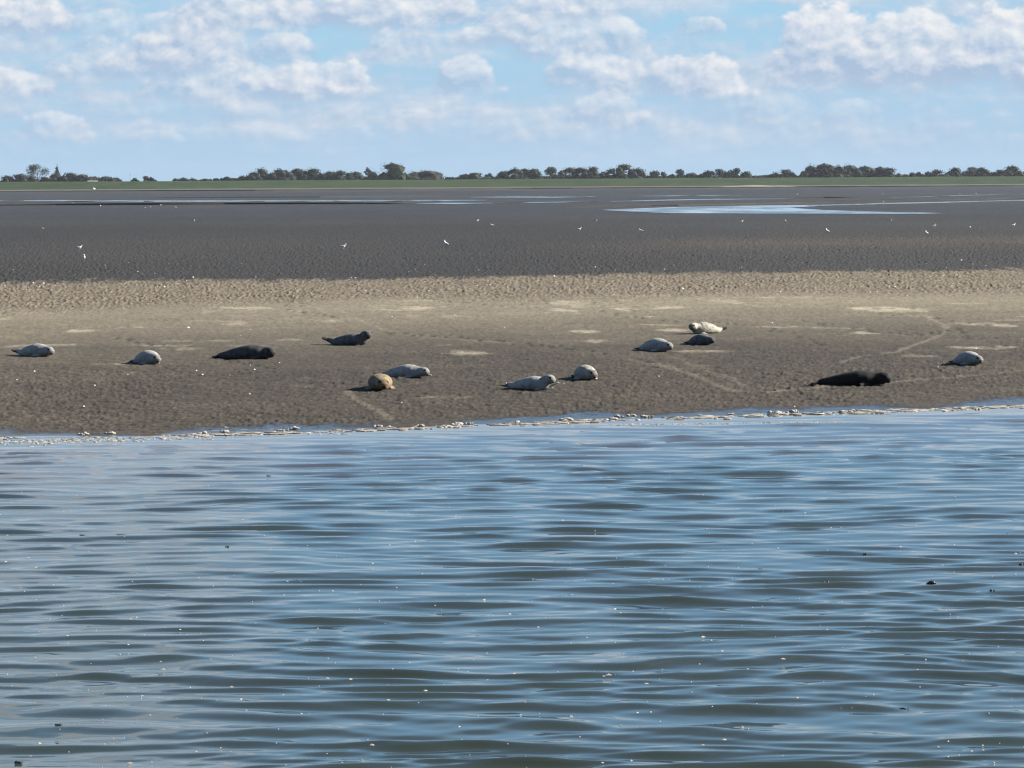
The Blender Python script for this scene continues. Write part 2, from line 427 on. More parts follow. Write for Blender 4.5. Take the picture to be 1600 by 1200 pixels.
Xw = Uw * np.maximum(Dw, 18); Yw = Dw
Zw = wave(Xw, Yw)
me = grid_mesh('sea_water', Xw, Yw, Zw)
me.flip_normals()
sdw = shore(np.clip(Xw, -40, 40)) - Yw
set_attr(me, 'shoal', 1 - sst(sdw + (fb(Xw * .2, Yw * .2, 210, 3) - .5) * 8, 0, 16))
m, t, b = mat('turbid_sea_water', rough=.035, spec=.5, ior=1.333)
a1 = t.nodes.new('ShaderNodeAttribute'); a1.attribute_name = 'shoal'
t.links.new(mixc(t, S(t, a1.outputs['Fac']), (0.0286, 0.0386, 0.0308), (0.0678, 0.0571, 0.0501)), b.inputs['Base Color'])
geo = t.nodes.new('ShaderNodeNewGeometry')
bn = t.nodes.new('ShaderNodeBump'); bn.inputs['Distance'].default_value = .004; bn.inputs['Strength'].default_value = .35
mp = t.nodes.new('ShaderNodeMapping'); mp.inputs['Scale'].default_value = (.55, 1.5, 1)
t.links.new(geo.outputs['Position'], mp.inputs[0])
t.links.new(noise(t, mp.outputs[0], 3.4, 3, .5).s, bn.inputs['Height']); t.links.new(bn.outputs[0], b.inputs['Normal'])
link('sea_water', me, m, kind='structure')

# ------------------------------------------------------------------ far pools and channels
pool_m, t, b = mat('still_pool_water', (.05, .06, .065), .09, .5, 1.333)
geo = t.nodes.new('ShaderNodeNewGeometry'); mp = t.nodes.new('ShaderNodeMapping'); mp.inputs['Scale'].default_value = (.10, .022, 1)
t.links.new(geo.outputs['Position'], mp.inputs[0])
t.links.new((noise(t, mp.outputs[0], 1.0, 4, .6).step(.40, .62) * .22 + .015).s, b.inputs['Roughness'])
def sheet(name, pts, z, m_, jit=0.0):
    P = []
    for i, p in enumerate(pts):
        a, c = at_z(*p, z), at_z(*pts[(i + 1) % len(pts)], z)
        n = max(1, int((c - a).length / 9))
        for k in range(min(n, 14)):
            q = a.lerp(c, k / min(n, 14))
            if jit and k: q.y += random.uniform(-jit, jit)
            P.append((q.x, q.y, z))
    bm = bmesh.new(); f = bm.faces.new([bm.verts.new(p) for p in P]); f.normal_update()
    if f.normal.z < 0: f.normal_flip()
    bmesh.ops.triangulate(bm, faces=bm.faces[:])
    me_ = bpy.data.meshes.new(name); bm.to_mesh(me_); bm.free()
    return link(name, me_, m_, kind='structure')
sheet('tidal_pool', [(940, 328), (1000, 325.4), (1050, 323.7), (1110, 322.2), (1170, 321.2), (1230, 320.6), (1290, 319.6), (1350, 318.0), (1600, 312.4), (1640, 311.6), (1640, 312.6), (1600, 313.6), (1400, 318.4), (1290, 321.4), (1235, 324.6), (1290, 328.3), (1400, 331.3), (1475, 333.0), (1440, 333.9), (1330, 334.0), (1200, 333.6), (1050, 333), (1000, 331.2)], .045, pool_m, 1.5)
def strip(name, pts, th, z):
    up = [(x, y - th * (.25 if i in (0, len(pts) - 1) else 1) / 2) for i, (x, y) in enumerate(pts)]
    dn = [(x, y + th * (.25 if i in (0, len(pts) - 1) else 1) / 2) for i, (x, y) in enumerate(pts)]
    sheet(name, up + dn[::-1], z, pool_m, 0)
strip('tidal_channel', [(-60, 313.6), (100, 313.5), (250, 314.2), (400, 314.0), (550, 313.6), (700, 313.4), (760, 312.6)], 1.9, .05)
strip('tidal_channel', [(650, 317.9), (690, 317.7), (730, 317.7), (770, 317.2)], 1.7, .05)
strip('tidal_channel', [(780, 316.9), (830, 316.4), (880, 315.7), (935, 315.1)], 1.2, .05)
strip('tidal_channel', [(735, 308.3), (800, 307.8), (870, 308.2), (930, 307.2)], 1.8, .05)
strip('tidal_channel', [(1000, 306.4), (1060, 305.9), (1160, 305.2)], 1.1, .05)
strip('tidal_channel', [(955, 314.8), (1045, 312.6), (1120, 311.4), (1240, 310.6)], 1.6, .05)
strip('tidal_channel', [(1380, 309.2), (1500, 305.4), (1640, 303.0)], .9, .05)

# ------------------------------------------------------------------ low scarped mud banks far out
bank_m = vary('bank_mud', (0.0180, 0.0159, 0.0149), (0.0450, 0.0371, 0.0275), .02, .9, .2, 'Object')
def bank(pts, h, depth):
    P = [at_z(x, y, 0.0) for x, y in pts]
    Q = []
    for a, c in zip(P[:-1], P[1:]):
        n = max(2, int((c - a).length / 12))
        Q += [a.lerp(c, k / n) for k in range(n)]
    Q.append(P[-1]); n = len(Q)
    vs, fs = [], []
    for i, q in enumerate(Q):
        e = min(1, 3.0 * min(i, n - 1 - i) / n) ** .6
        hh = h * e * (.75 + .5 * vn(i * .31, .5, 301)) + .02
        j = (vn(i * .45, 2.5, 302) - .5) * depth * .35
        vs += [(q.x, q.y + j, -.3), (q.x, q.y + j + h * .9, hh), (q.x, q.y + depth * .5 + j, hh * .8), (q.x, q.y + depth, -.1)]
    for i in range(n - 1):
        for k in range(3):
            o = i * 4 + k; fs.append((o, o + 4, o + 5, o + 1))
    link('mud_bank', pyd('mud_bank', vs, fs), bank_m, kind='structure')
bank([(-60, 299.6), (400, 298.0), (800, 295.2), (1230, 292.6), (1330, 292.6)], .62, 40)
bank([(1180, 292.4), (1330, 292.2), (1640, 290.4)], .5, 60)
bank([(-60, 321.5), (150, 321), (350, 319.5), (560, 318.8), (640, 318.6)], .45, 60)
bank([(880, 324.5), (980, 323), (1060, 321.8), (1150, 319.9), (1220, 318.6), (1330, 316.4), (1640, 309.5)], .28, 50)
bank([(1240, 309.8), (1290, 309.5), (1335, 309.3)], .25, 30)
bank([(200, 309.5), (500, 308.2), (760, 305)], .2, 40)
spit_m = vary('pale_sand_spit', (0.1800, 0.1482, 0.1059), (0.2435, 0.2117, 0.1641), .05, .9, .2)
P0, P1 = at_z(1118, 292.4), at_z(1250, 291.9)
vs, fs = [], []
for i in range(41):
    f = i / 40; q = P0.lerp(P1, f); e = math.sin(math.pi * f) ** .7
    vs += [(q.x, q.y - 25 * e - 1, 0.02), (q.x, q.y + 5, .03 + 1.15 * e * (.7 + .6 * float(vn(f * 9, 1.5, 311)))), (q.x, q.y + 45 * e + 6, .02)]
for i in range(40):
    for k in range(2): o = i * 3 + k; fs.append((o, o + 3, o + 4, o + 1))
link('sand_spit', pyd('sand_spit', vs, fs, True), spit_m, kind='structure')

# ------------------------------------------------------------------ grassed sea dike
grass_m = vary('dike_grass', (0.0174, 0.0340, 0.0079), (0.0277, 0.0458, 0.0134), .045, .9, .15, detail=6)
toe_m = vary('dike_toe', (0.0794, 0.0688, 0.0529), (0.1112, 0.1006, 0.0821), .08, .9, .15)
xs = np.linspace(-1500, 1500, 301)
prof = [(2395, .2), (2425, 1.0), (2462, 5.2), (2476, 6.35), (2480, 6.5), (2484, 6.35), (2510, .6)]
vs, fs = [], []
for i, x in enumerate(xs):
    for (yy, zz) in prof:
        vs.append((x, yy + 6 * (vn(x / 120, yy * .01, 320) - .5), zz * (1 + .05 * (vn(x / 60, .3, 321) - .5))))
n = len(prof)
for i in range(300):
    for k in range(1, n - 1): o = i * n + k; fs.append((o, o + n, o + n + 1, o + 1))
dike = link('dike', pyd('dike', vs, fs, True), grass_m, kind='structure')
fs2 = [(i * n, i * n + n, i * n + n + 1, i * n + 1) for i in range(300)]
link('dike_toe', pyd('dike_toe', vs, fs2, True), toe_m, dike)

# ------------------------------------------------------------------ trees behind the dike
leaf_mats = [vary('leaves_dark_green', (0.0063, 0.0118, 0.0071), (0.0142, 0.0221, 0.0118), .25, .8, .2),
             vary('leaves_olive', (0.0103, 0.0158, 0.0079), (0.0213, 0.0277, 0.0134), .25, .8, .2),
             vary('leaves_russet', (0.0111, 0.0111, 0.0087), (0.0205, 0.0190, 0.0142), .25, .8, .2)]
bark_m = vary('bark', (0.0265, 0.0222, 0.0186), (0.0476, 0.0413, 0.0339), 1.5, .9, .1)
def tube(vs, fs, pts, rads, seg=6):
    base = len(vs)
    for i, (p, r) in enumerate(zip(pts, rads)):
        p = Vector(p)
        d = (Vector(pts[min(i + 1, len(pts) - 1)]) - Vector(pts[max(i - 1, 0)])).normalized()
        a = d.orthogonal().normalized(); c = d.cross(a)
        for k in range(seg):
            th = 2 * math.pi * k / seg
            vs.append(p + (a * math.cos(th) + c * math.sin(th)) * r)
    for i in range(len(pts) - 1):
        for k in range(seg):
            k2 = (k + 1) % seg
            fs.append((base + i * seg + k, base + i * seg + k2, base + (i + 1) * seg + k2, base + (i + 1) * seg + k))
    fs.append(tuple(base + (len(pts) - 1) * seg + k for k in range(seg)))
def tree(px, top, wpx, label, kind='round', mi=0, dist=2560.0, group='trees behind the dike', airy=False, name='tree'):
    rr = random.Random(int(px * 13 + top))
    d = ray(px, top); tt = dist / d.y; P = CAM + d * tt
    H = P.z; W = wpx / FPX * dist
    root = bpy.data.objects.new(name, None); COL.objects.link(root); root.location = (P.x, dist, 0)
    root.empty_display_size = 1
    root['label'] = label; root['category'] = 'shrub' if name == 'shrub' else 'tree'; root['group'] = group
    zb = 1.0
    if airy: zb = H * .42
    # trunk and limbs
    vs, fs = [], []
    tr = max(.12, H * .018)
    lean = rr.uniform(-.04, .04) * H
    hub = Vector((lean, 0, zb + (H - zb) * .35))
    tube(vs, fs, [(0, 0, -.3), (lean * .4, 0, zb * .6), hub, (lean, 0, H * .86)], [tr * 1.25, tr, tr * .7, tr * .2])
    for k in range(7):
        a = rr.uniform(0, 6.28); e = Vector((lean + math.cos(a) * W * .36, math.sin(a) * W * .34, zb + (H - zb) * rr.uniform(.35, .8)))
        s = Vector((lean * .6, 0, zb * .8 + (hub.z - zb * .8) * rr.random()))
        tube(vs, fs, [s, s.lerp(e, .55) + Vector((0, 0, .3)), e], [tr * .5, tr * .32, tr * .1], 5)
    link('trunk', pyd('trunk', vs, fs, True), bark_m, root)
    # crown: lobes filled with leaf clumps
    vs, fs = [], []
    lobes = []
    if kind == 'cone':
        for k in range(9):
            f = k / 8; lobes.append((Vector((0, 0, zb + (H - zb) * f)), W * .5 * (1 - f) ** .9 + .25, (H - zb) * .09 + .2))
    else:
        c = Vector((lean, 0, (zb + H) / 2)); ch = (H - zb) / 2
        nl = 8 if airy else 11
        for k in range(nl):
            a = rr.uniform(0, 6.28); rad = math.sqrt(rr.random())
            z = rr.uniform(-.75, .72)
            lim = math.sqrt(max(.05, 1 - z * z * .9))
            r = W * .5 * rr.uniform(.26, .42)
            lobes.append((c + Vector((math.cos(a) * rad * lim * (W * .5 - r * .8), math.sin(a) * rad * lim * W * .4, z * (ch - r * .6))), r, r * rr.uniform(.7, .95)))
        lobes.append((Vector((lean + rr.uniform(-.12, .12) * W, 0, H - ch * .42)), W * .26, ch * .42))
        if not airy:
            lobes.append((c + Vector((0, 0, -ch * .3)), W * .44, ch * .66))
            for k in (-1, 0, 1): lobes.append((Vector((lean + k * W * .32 + rr.uniform(-.06, .06) * W, rr.uniform(-1, 1), 6.3 + rr.uniform(0, 1.4))), W * .2, min(2.2, H * .14)))
    tot = sum(r * r for _, r, _ in lobes)
    nleaf = int(max(260, min(1500, 60 * tot / (1.0 if not airy else 1.5))))
    for (c, r, h) in lobes:
        if not airy:                                   # dense heart of the lobe, uneven
            o = len(vs); q = .80
            ic = [Vector(v) for v in ((0, 0, 1), (.89, 0, .45), (.28, .85, .45), (-.72, .53, .45), (-.72, -.53, .45), (.28, -.85, .45), (.72, .53, -.45), (-.28, .85, -.45), (-.89, 0, -.45), (-.28, -.85, -.45), (.72, -.53, -.45), (0, 0, -1))]
            for v in ic:
                f = q * rr.uniform(.75, 1.1); vs.append(c + Vector((v.x * r * f, v.y * r * f, v.z * h * f)))
            for tri in ((0, 1, 2), (0, 2, 3), (0, 3, 4), (0, 4, 5), (0, 5, 1), (1, 6, 2), (2, 7, 3), (3, 8, 4), (4, 9, 5), (5, 10, 1), (6, 7, 2), (7, 8, 3), (8, 9, 4), (9, 10, 5), (10, 6, 1), (11, 7, 6), (11, 8, 7), (11, 9, 8), (11, 10, 9), (11, 6, 10)):
                fs.append(tuple(o + i_ for i_ in tri))
        n = int(nleaf * r * r / tot) + 6
        for k in range(n):
            v = Vector((rr.gauss(0, 1), rr.gauss(0, 1), rr.gauss(0, 1))).normalized() * (rr.random() ** .33) * rr.uniform(.85, 1.06)
            p = c + Vector((v.x * r, v.y * r, v.z * h))
            if p.z > H + .1: p.z = H - rr.random() * .5
            s = rr.uniform(.30, .72) * (.75 if airy else 1)
            nn = (v + Vector((rr.gauss(0, .5), rr.gauss(0, .5), rr.gauss(0, .5) + .25))).normalized()
            a = nn.orthogonal().normalized(); a.rotate(Matrix.Rotation(rr.uniform(0, 6.28), 3, nn)); bb = nn.cross(a)
            o = len(vs)
            vs += [p - a * s, p - bb * s * .7 + nn * s * .15, p + a * s, p + bb * s * .7 + nn * s * .15]
            fs.append((o, o + 1, o + 2, o + 3))
    link('crown', pyd('crown', vs, fs), leaf_mats[mi], root)
    return root
T = [
 (6, 273.5, 26, 'low dark tree cut by the left edge of the picture', 0), (32, 270, 30, 'low broad tree just left of the tall airy tree on the dike', 2),
 (59, 255.5, 27, 'tall tree with a round airy crown standing alone near the left edge', 1), (72, 275, 14, 'small shrub filling the gap between the airy tree and the pointed conifer', 1),
 (89, 258.5, 15, 'pointed dark conifer near the left edge, right of the airy tree', 0), (84, 270, 22, 'dark tree around the foot of the pointed conifer', 2), (108, 268, 32, 'broad dark tree just right of the pointed conifer', 0), (130, 271, 26, 'rounded tree tapering off right of the broad tree by the conifer', 2),
 (148, 275, 18, 'low shrub above the pale roof behind the dike', 1), (166, 274.5, 24, 'low tree left of the thin mast', 2), (180, 277, 14, 'last small shrub of the left clump, left of the thin mast', 1),
 (211, 278, 9, 'tiny shrub just right of the thin mast', 0), (228, 274.5, 9, 'slim pale sapling, second shrub right of the thin mast', 1), (238, 276.5, 9, 'small pale shrub, third right of the thin mast', 1),
 (283, 277, 18, 'low dark tree, left of the low pair between the mast and the wood', 0), (300, 278, 14, 'low shrub, right of the low pair between the mast and the wood', 2),
 (321, 279.5, 14, 'very low shrub third from the left end of the long wood', 1), (341, 278, 10, 'small shrub second from the left end of the long wood', 0), (355, 275, 13, 'pale rounded shrub just off the left end of the long wood', 1),
 (382, 274, 22, 'low tree at the left end of the long dense wood', 0), (400, 267, 24, 'second tree from the left end of the long dense wood', 0), (412, 260.5, 24, 'taller rounded tree standing out near the left end of the long wood', 1), (426, 268, 24, 'low tree right of the taller tree in the left of the long wood', 2),
 (441, 262, 30, 'dark rounded tree in the left middle of the long flat-topped wood', 0), (464, 262, 30, 'dark tree in the very middle of the long flat-topped wood', 0), (488, 261.5, 32, 'broad dark tree right of the middle of the long flat-topped wood', 0), (511, 266, 24, 'sloping tree at the right end of the long flat-topped wood', 2),
 (533, 265, 26, 'rounded tree just right of the gap after the long wood', 0), (557, 267, 26, 'low tree between the long wood and the biggest domed tree', 1), (574, 261, 8, 'thin tree with a tiny ball crown left of the biggest domed tree', 1), (582, 267, 16, 'narrow shrub touching the left of the biggest domed tree', 1),
 (613, 252.5, 52, 'biggest domed tree with a wide olive crown left of centre', 1), (638, 272, 22, 'low dark shrub under the right side of the biggest domed tree', 0), (670, 265.5, 54, 'wide low russet tree right of the biggest domed tree', 2), (703, 277, 8, 'tiny shrub in the gap right of the wide low russet tree', 1),
 (722, 272, 18, 'low tree at the left of the small group near the middle of the dike', 0), (741, 268.5, 30, 'rounded middle tree of the small group near the middle of the dike', 1), (763, 270, 9, 'thin upright shrub right of the small group in the middle', 0),
 (784, 266, 24, 'low dark tree at the left end of the central wood', 0), (806, 261, 24, 'second tree of the central wood with a high round top', 0), (822, 262, 20, 'third tree of the central wood, narrow and dark', 2), (838, 261.5, 26, 'fourth tree of the central wood with pale gaps on its right', 1),
 (862, 260, 18, 'small airy tree showing sky beneath its crown in the central wood', 1), (866, 271, 18, 'low bush under the small airy tree of the central wood', 0), (889, 260, 32, 'dark dense tree right of the small airy tree', 0), (911, 260, 26, 'dark dense tree in the middle of the right half of the central wood', 0), (931, 258.5, 24, 'pale-topped tree left of the tall peak of the central wood', 1), (950, 262, 22, 'dark tree in the dip left of the tall peak of the central wood', 0), (970, 254, 34, 'tallest tree of the central wood, its rounded peak', 1), (994, 261, 32, 'brownish tree sloping down at the right end of the central wood', 2),
 (1027, 265.5, 21, 'small round tree standing alone right of the central wood', 1), (1046, 273, 12, 'dark low shrub left of the upright round tree', 0), (1060, 263, 17, 'upright round tree second right of the central wood', 0), (1080, 269, 21, 'low dome tree third right of the central wood', 1),
 (1106, 265.5, 24, 'dark tree left of the see-through tree pair right of centre', 0), (1122, 263.5, 18, 'pale see-through tree right of centre', 1), (1140, 267, 18, 'low dark tree under the tall twiggy tree right of centre', 0), (1148, 262, 14, 'twiggy tree with a small high crown right of centre', 1), (1163, 267, 22, 'brownish tree trailing off right of the twiggy tree', 2), (1187, 274, 12, 'tiny low shrub in the long gap right of the twiggy tree', 1),
 (1203, 271.5, 16, 'low shrub left of the rounded tree before the right wood', 2), (1225, 263.5, 26, 'rounded flat-topped tree left of the right wood', 0), (1243, 274, 18, 'low dark hedge shrub between the rounded tree and the right wood', 0), (1256, 267, 13, 'thin twiggy tree touching the left of the right wood', 1),
 (1283, 254, 38, 'tall russet tree forming the left peak of the right wood', 2), (1306, 257, 26, 'russet tree second from the left of the right wood', 2), (1322, 255.5, 30, 'dark green tree in the middle of the right wood', 0), (1350, 258, 32, 'dark tree right of the middle of the right wood', 0), (1372, 259, 28, 'olive tree fourth along in the right wood', 2), (1394, 260.5, 26, 'russet tree sloping down at the right end of the right wood', 2),
 (1415, 272, 8, 'small shrub first in the gap right of the right wood', 1), (1423, 269, 12, 'small upright tree in the gap right of the right wood', 1), (1437, 268, 9, 'slim small tree left of the last long clump', 1), (1448, 267.5, 14, 'small dark tree at the left of the last long clump', 0), (1470, 264, 30, 'broad low tree in the last long clump', 0), (1496, 260.5, 24, 'dark round tree in the last long clump', 0), (1514, 260.5, 18, 'airy pale tree in the last long clump', 1), (1532, 260, 24, 'dark tree at the right end of the last long clump', 0),
 (1560, 264, 20, 'low tree on the left shoulder of the last big tree by the right edge', 2), (1575, 257.5, 32, 'big rounded tree near the right edge of the picture', 1), (1590, 264, 14, 'low tree on the right shoulder of the big tree near the right edge', 0), (1600, 268, 10, 'dark tree cut by the right edge of the picture', 0)]
airy_ = {59, 574, 862, 1122, 1148, 1256, 1514, 228}
for (px, top, wpx, lab, mi) in T:
    small = (283 - (px / 1600) * 9 - top) < 7.5
    tree(px, top, wpx * 1.72, lab, 'cone' if px == 89 else 'round', mi, 2560 + (hash((px * 7) % 13) * 5), airy=px in airy_, name='shrub' if small or 'shrub' in lab or 'bush' in lab else 'tree')

# thin mast and a low roof behind the dike
metal_m, _, _ = mat('galvanised_steel', (.22, .23, .25), .5, .5)
d = ray(204, 270.5); P = CAM + d * (2540 / d.y)
vs, fs = [], []
mast = bpy.data.objects.new('mast', None); COL.objects.link(mast); mast.location = (P.x, 2540, 0)
mast['label'] = 'thin upright mast behind the dike, right of the left clump of trees'; mast['category'] = 'mast'
tube(vs, fs, [(0, 0, -.3), (0, 0, P.z * .5), (0, 0, P.z)], [.26, .2, .1], 8)
link('pole', pyd('pole', vs, fs, True), metal_m, mast)
vs, fs = [], []
tube(vs, fs, [(-.9, 0, P.z * .86), (.9, 0, P.z * .86)], [.07, .07], 6)
link('crossarm', pyd('crossarm', vs, fs, True), metal_m, mast)
d = ray(145, 282.1); P = CAM + d * (2530 / d.y)
shed = bpy.data.objects.new('farm_shed', None); COL.objects.link(shed); shed.location = (P.x, 2530, 0)
shed['label'] = 'low pale roof of a shed just showing above the dike at left'; shed['category'] = 'shed'
wall_m, _, _ = mat('shed_wall', (.4, .38, .35), .9, .2); roof_m, _, _ = mat('pale_sheet_roof', (.26, .26, .26), .6, .4)
hw, hd, ez, rz = 3.4, 3.0, P.z - .7, P.z
link('wall', pyd('wall', [(-hw, -hd, -.3), (hw, -hd, -.3), (hw, hd, -.3), (-hw, hd, -.3), (-hw, -hd, ez), (hw, -hd, ez), (hw, hd, ez), (-hw, hd, ez), (-hw, 0, rz - .08), (hw, 0, rz - .08)],
     [(0, 1, 5, 4), (2, 3, 7, 6), (1, 2, 6, 9, 5), (3, 0, 4, 8, 7)]), wall_m, shed)
link('roof', pyd('roof', [(-hw - .3, -hd - .3, ez - .05), (hw + .3, -hd - .3, ez - .05), (hw + .3, 0, rz), (-hw - .3, 0, rz), (hw + .3, hd + .3, ez - .05), (-hw - .3, hd + .3, ez - .05)], [(0, 1, 2, 3), (3, 2, 4, 5)]), roof_m, shed)

# ------------------------------------------------------------------ seals
def coat(name, c1, c2, spot, sscale, face):
    m, t, b = mat(name, c1, .75, .2)
    tcn = t.nodes.new('ShaderNodeTexCoord')
    n1 = noise(t, tcn.outputs['Object'], 3.0, 4, .6)
    n2 = noise(t, tcn.outputs['Object'], sscale, 3, .6)
    col = mixc(t, n1.step(.35, .65), c1, c2)
    col = mixc(t, n2.step(.54, .64) * .75, col, spot)
    fa = t.nodes.new('ShaderNodeAttribute'); fa.attribute_name = 'face'
    col = mixc(t, S(t, fa.outputs['Fac']), col, face)
    da = t.nodes.new('ShaderNodeAttribute'); da.attribute_name = 'dark'
    col = mixc(t, S(t, da.outputs['Fac']), col, (.008, .007, .007))
    t.links.new(col, b.inputs['Base Color'])
    bn = t.nodes.new('ShaderNodeBump'); bn.inputs['Distance'].default_value = .004; bn.inputs['Strength'].default_value = .12
    t.links.new(noise(t, tcn.outputs['Object'], 18, 2, .5).s, bn.inputs['Height']); t.links.new(bn.outputs[0], b.inputs['Normal'])
    b.inputs['Sheen Weight'].default_value = .06
    return m
COATS = {'pale': coat('pale_seal_fur', (0.3144, 0.3061, 0.2895), (0.2316, 0.2275, 0.2192), (0.1240, 0.1199, 0.1158), 13, (0.1076, 0.0992, 0.0910)),
         'spotted': coat('spotted_seal_fur', (0.3219, 0.2988, 0.2528), (0.2376, 0.2184, 0.1839), (0.0537, 0.0498, 0.0460), 11, (0.0766, 0.0690, 0.0612)),
         'grey': coat('grey_seal_fur', (0.0582, 0.0566, 0.0572), (0.0344, 0.0339, 0.0344), (0.0159, 0.0159, 0.0159), 12, (0.0133, 0.0122, 0.0106)),
         'slate': coat('slate_seal_fur', (0.1006, 0.1006, 0.1033), (0.0688, 0.0688, 0.0704), (0.0318, 0.0318, 0.0318), 12, (0.0265, 0.0238, 0.0222)),
         'black': coat('black_seal_fur', (0.0107, 0.0094, 0.0087), (0.0067, 0.0060, 0.0060), (0.0040, 0.0040, 0.0040), 10, (0.0054, 0.0050, 0.0047)),
         'golden': coat('golden_seal_fur', (.22, .165, .095), (.15, .11, .064), (.06, .042, .026), 10, (.14, .10, .058))}
PROF = [(0.0, .075, .065), (.06, .105, .09), (.14, .145, .12), (.26, .195, .165), (.40, .235, .20), (.54, .262, .225), (.66, .245, .215), (.74, .20, .185), (.80, .155, .155), (.845, .138, .142), (.895, .142, .142), (.935, .134, .130), (.965, .108, .098), (.985, .080, .068), (1.0, .040, .032)]
def loft(bm, C, A, B, ra, rb, seg=18):
    rings = []
    for c, a, b_, r1, r2 in zip(C, A, B, ra, rb):
        rings.append([bm.verts.new(c + a * (math.cos(2 * math.pi * k / seg) * r1) + b_ * (math.sin(2 * math.pi * k / seg) * r2)) for k in range(seg)])
    for r1_, r2_ in zip(rings[:-1], rings[1:]):
        for k in range(seg): bm.faces.new((r1_[k], r1_[(k + 1) % seg], r2_[(k + 1) % seg], r2_[k]))
    bm.faces.new(rings[0][::-1]); bm.faces.new(rings[-1])
def paddle(bm, p0, direction, up, length, width, thick, curl=0.0):
    d = direction.normalized(); side = d.cross(up).normalized(); n = side.cross(d).normalized()
    C, A, B, ra, rb = [], [], [], [], []
    for f, wf, tf in ((0, .55, 1.5), (.25, .75, 1.1), (.55, .95, .8), (.8, 1.0, .6), (.95, .75, .5), (1.0, .4, .4)):
        C.append(p0 + d * length * f + n * (curl * f * f)); A.append(side); B.append(n); ra.append(width * .5 * wf); rb.append(thick * .5 * tf)
    loft(bm, C, A, B, ra, rb, 12)
def seal(px, py, yaw, L, coatname, label, head_lift=0.06, head_turn=0.0, tail_lift=0.02, fat=1.0, roll=0.0, out_flip=None, nose_pitch=0.0, bend=0.0, tall=1.0):
    L *= 1.06; k = L / 1.5
    N = 34
    ts = np.linspace(0, 1, N)
    pw = np.interp(ts, [p[0] for p in PROF], [p[1] for p in PROF]) * k
    ph = np.interp(ts, [p[0] for p in PROF], [p[2] for p in PROF]) * k * tall * .94
    bodyf = 1 + (fat - 1) * sst(ts, .02, .3) * (1 - sst(ts, .74, .88))
    pw *= bodyf; ph *= bodyf
    lift = head_lift * sst(ts, .66, .86) + tail_lift * (1 - sst(ts, 0, .2))
    # head keeps level after the neck
    zc = ph * .90 + lift + nose_pitch * np.clip(ts - .86, 0, 1) * k
    psi = R(head_turn) * sst(ts, .70, .93) + R(bend) * (ts - .5)
    C = [Vector((0, 0, zc[0]))]
    ds = L / (N - 1)
    for i in range(1, N):
        dz = zc[i] - zc[i - 1]; h = math.sqrt(max(ds * ds - dz * dz, (ds * .45) ** 2))
        C.append(Vector((C[-1].x + h * math.cos(psi[i]), C[-1].y + h * math.sin(psi[i]), zc[i])))
    mid = sum((Vector((c.x, c.y, 0)) for c in C), Vector()) / N
    C = [c - mid for c in C]
    A, B = [], []
    for i in range(N):
        tg = (C[min(i + 1, N - 1)] - C[max(i - 1, 0)]).normalized()
        s = tg.cross(Vector((0, 0, 1))).normalized(); u = s.cross(tg).normalized()
        A.append(s); B.append(u)
    bm = bmesh.new()
    loft(bm, C, A, B, pw, ph, 24)
    def idx(t_): return int(round(t_ * (N - 1)))
    # muzzle pads and brow
    ih = idx(.965)
    for sgn in (-1, 1):
        c = C[ih] + A[ih] * sgn * .030 * k - B[ih] * .018 * k
        bmesh.ops.create_icosphere(bm, subdivisions=2, radius=.052 * k, matrix=Matrix.Translation(c))
    # hind flippers
    tg0 = (C[0] - C[2]).normalized()
    for sgn in (-1, 1):
        dd = (tg0 + A[0] * sgn * .30 + Vector((0, 0, .25 if tail_lift > .05 else 0))).normalized()
        paddle(bm, C[1] + A[0] * sgn * .03 * k, dd, (A[0] * .5 * sgn + Vector((0, 0, 1))) if tail_lift > .05 else Vector((0, 0, 1)), .21 * k, .15 * k, .08 * k, .02)
    # fore flippers
    i_f = idx(.69)
    tgf = (C[i_f + 1] - C[i_f - 1]).normalized()
    for sgn in (-1, 1):
        p0 = C[i_f] + A[i_f] * sgn * pw[i_f] * .80 - Vector((0, 0, zc[i_f] - .055 * k))
        dd = (A[i_f] * sgn * .55 - tgf * .8 + Vector((0, 0, -.05))).normalized()
        if out_flip and out_flip[0] == sgn:
            dd = (A[i_f] * sgn * out_flip[1] + tgf * out_flip[2] + Vector((0, 0, -.08))).normalized()
            paddle(bm, p0 + Vector((0, 0, .03)), dd, Vector((0, 0, 1)), .40 * k, .13 * k, .075 * k, .02)
        else:
            paddle(bm, p0, dd, A[i_f] * sgn + Vector((0, 0, .6)), .24 * k, .11 * k, .045 * k)
    for v in bm.verts:                                # the belly spreads on the sand
        if v.co.z < .03: v.co.z = .03 - (.03 - v.co.z) * .25
    tmp = bpy.data.meshes.new('tmp'); bm.to_mesh(tmp); bm.free()
    ot = bpy.data.objects.new('tmp', tmp); COL.objects.link(ot)
    rm = ot.modifiers.new('r', 'REMESH'); rm.mode = 'VOXEL'; rm.voxel_size = .0135 * k
    sm = ot.modifiers.new('s', 'SMOOTH'); sm.factor = .5; sm.iterations = 3
    me_ = bpy.data.meshes.new_from_object(ot.evaluated_get(bpy.context.evaluated_depsgraph_get()))
    bpy.data.objects.remove(ot); bpy.data.meshes.remove(tmp)
    me_.name = 'seal'
    nv = len(me_.vertices); co = np.empty(nv * 3, np.float32); me_.vertices.foreach_get('co', co); co = co.reshape(-1, 3)
    face = np.zeros(nv); dark = np.zeros(nv)
    hc = np.array(C[idx(.97)]); face = np.clip(1 - np.linalg.norm(co - hc, axis=1) / (.17 * k), 0, 1) ** .7 * .9
    ie = idx(.935)
    eyes = [np.array(C[ie] + A[ie] * s_ * pw[ie] * .66 + B[ie] * ph[ie] * .62) for s_ in (-1, 1)]
    for e in eyes: dark = np.maximum(dark, sst(-np.linalg.norm(co - e, axis=1), -.040 * k, -.027 * k))
    nose = np.array(C[-1] + B[-1] * .012 * k)
